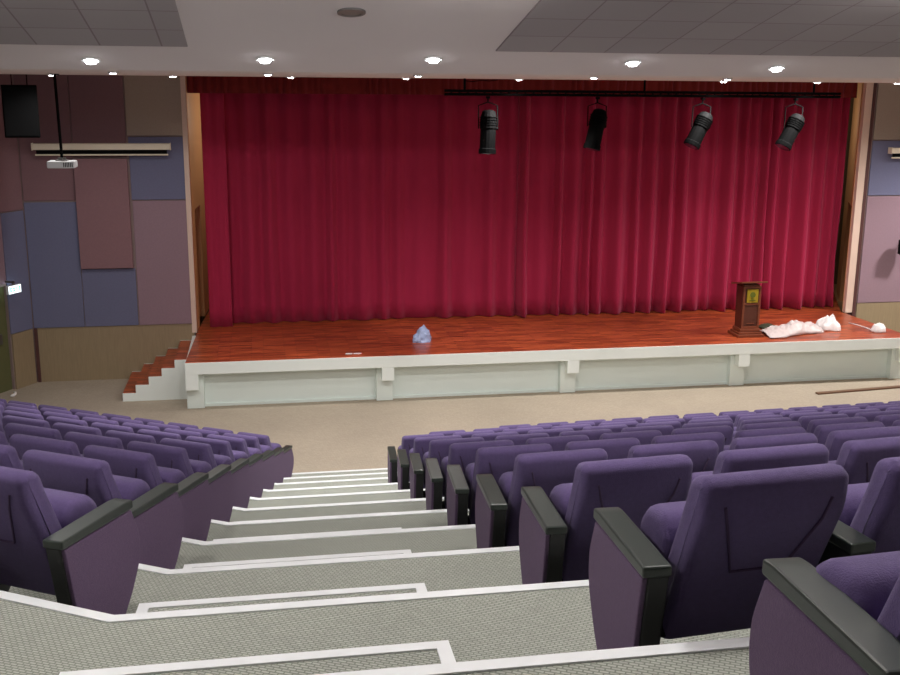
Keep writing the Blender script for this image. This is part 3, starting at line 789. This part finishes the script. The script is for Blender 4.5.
for x0, x1, z0, z1 in ((-.19, -.15, .17, 1.04), (.15, .19, .17, 1.04), (-.15, .15, .17, .22), (-.15, .15, .66, .70), (-.15, .15, 1.0, 1.04), (-.08, .08, .27, .285)): box(bm, x0, x1, -.172, -.155, z0, z1)
obj('frame_moulding', bm, M['dark_wood'], b, bevel=.004)
bm = BM()
v = [bm.verts.new(p) for p in ((-.28,-.24,1.12),(.28,-.24,1.12),(.28,.24,1.03),(-.28,.24,1.03),(-.28,-.24,1.155),(.28,-.24,1.155),(.28,.24,1.065),(-.28,.24,1.065))]
for f in ((3,2,1,0),(4,5,6,7),(0,1,5,4),(1,2,6,5),(2,3,7,6),(3,0,4,7)): bm.faces.new([v[i] for i in f])
box(bm, -.17, .17, -.14, .14, 1.03, 1.07)
obj('reading_top', bm, M['dark_wood'], t, bevel=.006)
bm = BM(); box(bm, -.115, .125, -.182, -.170, .71, .985); pl = obj('plate', bm, M['gold'], t, bevel=.003)
bm = BM()
disc(bm, .06, 0, .006, 16)
for v in bm.verts: v.co = Vector((v.co.x+.005, -.182-v.co.z, v.co.y+.87))
box(bm, -.06, .07, -.188, -.182, .745, .765); box(bm, -.03, .04, -.188, -.182, .78, .795)
obj('emblem', bm, M['emblem'], pl)

def crumple(name, label, cat, pts_fn, nx, ny, m, loc, thick=.004, sub=1):
    bm = BM(); g = []
    for j in range(ny+1):
        row = []
        for i in range(nx+1):
            row.append(bm.verts.new(pts_fn(i/nx, j/ny)))
        g.append(row)
    for a, b in zip(g, g[1:]):
        for i in range(nx): bm.faces.new((a[i], a[i+1], b[i+1], b[i]))
    o = obj(name, bm, m, loc=loc, smooth=True)
    s = o.modifiers.new('thickness', 'SOLIDIFY'); s.thickness = thick; s.offset = 1
    return tag(o, label, cat)
def hump(u, c, w): return math.exp(-((u-c)/w)**2)
def sheet_fn(u, v):
    x = 1.36*u; wd = .34*(1+.25*math.sin(7*u+1))*(.55+.45*math.sin(math.pi*min(1, u+.12)))
    y = (v-.5)*2*wd + .06*noise.noise(Vector((u*5, 0, 2)))+.22*u
    ed = math.sin(math.pi*v)**.7
    z = .02+ed*(.05 + .17*hump(u, .56, .2) + .06*hump(u, .25, .1) + .08*hump(u, .85, .1)) + ed*.05*abs(noise.noise(Vector((u*9, v*4, 1)))) + .05*ed*noise.noise(Vector((u*18, v*8, 4)))
    x += .05*noise.noise(Vector((u*6, v*5, 9)))
    return (x, y, max(.006, z))
crumple('plastic_sheet', 'long crumpled translucent white plastic sheet lying beside the lectern', 'plastic sheet', sheet_fn, 70, 18, M['sheet'], (10.10, 19.86, DZ))
def bundle_fn(u, v):
    a = 2*math.pi*u; r = .25*(1+.6*noise.noise(Vector((math.cos(a)*1.5, math.sin(a)*1.5, 3)))); ph = v*math.pi/2
    rr = r*math.cos(ph)**.7; z = .22*math.sin(ph)*(1+.55*noise.noise(Vector((math.cos(a)*2, math.sin(a)*2, v*3))))
    return (rr*math.cos(a)*1.05, rr*math.sin(a)*.7, max(.004, z+.02*noise.noise(Vector((u*20, v*9, 5)))*math.cos(ph)))
crumple('cloth_bundle', 'heaped white cloth bundle at the right end of the plastic sheet', 'cloth', bundle_fn, 40, 12, M['cloth_white'], (11.74, 20.2, DZ), thick=.006)
crumple('folded_cloth', 'small dark green folded cloth behind the white plastic sheet', 'cloth', lambda u, v: ((u-.5)*.36+.03*math.sin(9*v), (v-.5)*.3, .02+.07*math.sin(math.pi*u)**.6*math.sin(math.pi*v)**.6+.015*noise.noise(Vector((u*7, v*7, 8)))), 16, 12, M['green_dark'], (10.52, 20.5, DZ+.0), thick=.008)
crumple('paper_ball', 'small white crumpled bag near the right end of the stage', 'litter', lambda u, v: (lambda a, ph: (.15*math.cos(ph)**.7*math.cos(a)*(1+.3*noise.noise(Vector((math.cos(a)*2, math.sin(a)*2, 1)))), .12*math.cos(ph)**.7*math.sin(a), max(.003, .17*math.sin(ph)*(1+.35*noise.noise(Vector((math.cos(a)*3, math.sin(a)*3, v*4)))))))(2*math.pi*u, v*math.pi/2), 24, 9, M['cloth_white'], (12.68, 19.82, DZ), thick=.005)
bm = BM(); tube(bm, [(0, 0, .012), (.0, .25, .012), (-.03, .5, .012), (-.1, .72, .012)], .012, 6)
tag(obj('white_cord', bm, M['cloth_white'], smooth=True, loc=(12.60, 19.96, DZ)), 'short white cord trailing behind the small crumpled bag', 'cord')
# blue and white bag
bm = BM()
pr = [(-.19, -.12, 0), (-.02, -.17, 0), (.15, -.12, 0), (.2, .03, 0), (.1, .15, 0), (-.12, .13, 0),
      (-.18, -.06, .1), (-.08, -.13, .13), (.08, -.12, .1), (.19, 0, .14), (.12, .1, .2), (-.08, .1, .2), (-.02, -.03, .28), (.04, .0, .325), (.1, -.01, .25)]
vs = [bm.verts.new(p) for p in pr]
bmesh.ops.convex_hull(bm, input=bm.verts)
bmesh.ops.subdivide_edges(bm, edges=bm.edges, cuts=3, use_grid_fill=True)
for v in bm.verts:
    if v.co.z > .005:
        n_ = noise.noise(v.co*9)*.035 + noise.noise(v.co*22)*.015
        v.co += Vector((v.co.x, v.co.y, .05)).normalized()*n_
o = obj('folded_bag', bm, M['blue_bag'], loc=(3.09, 20.35, DZ)); tag(o, 'crumpled blue and white plastic bag on the middle of the stage floor', 'bag')
for i, (x, w_, lb) in enumerate(((1.58, .07, 'left of the two tiny white paper bits near the stage front edge'), (1.74, .08, 'right of the two tiny white paper bits near the stage front edge'))):
    bm = BM(); prism(bm, [(-w_, -.02), (w_*.8, -.025), (w_, .02), (-w_*.7, .028)], 0, .012)
    tag(obj('paper_bit', bm, M['cloth_white'], loc=(x, 19.5, DZ), bevel=.003), lb, 'litter', 'white paper bits on the stage')
# floor plank on the right
bm = BM(); box(bm, 0, 2.6, -.05, .05, 0, .035)
o = obj('wooden_batten', bm, M['plank'], loc=(10.70, 18.6, 0), bevel=.008); o.rotation_euler = (0, 0, math.atan2(.22, 2.1))
tag(o, 'long thin brown wooden batten lying on the carpet before the stage', 'batten')
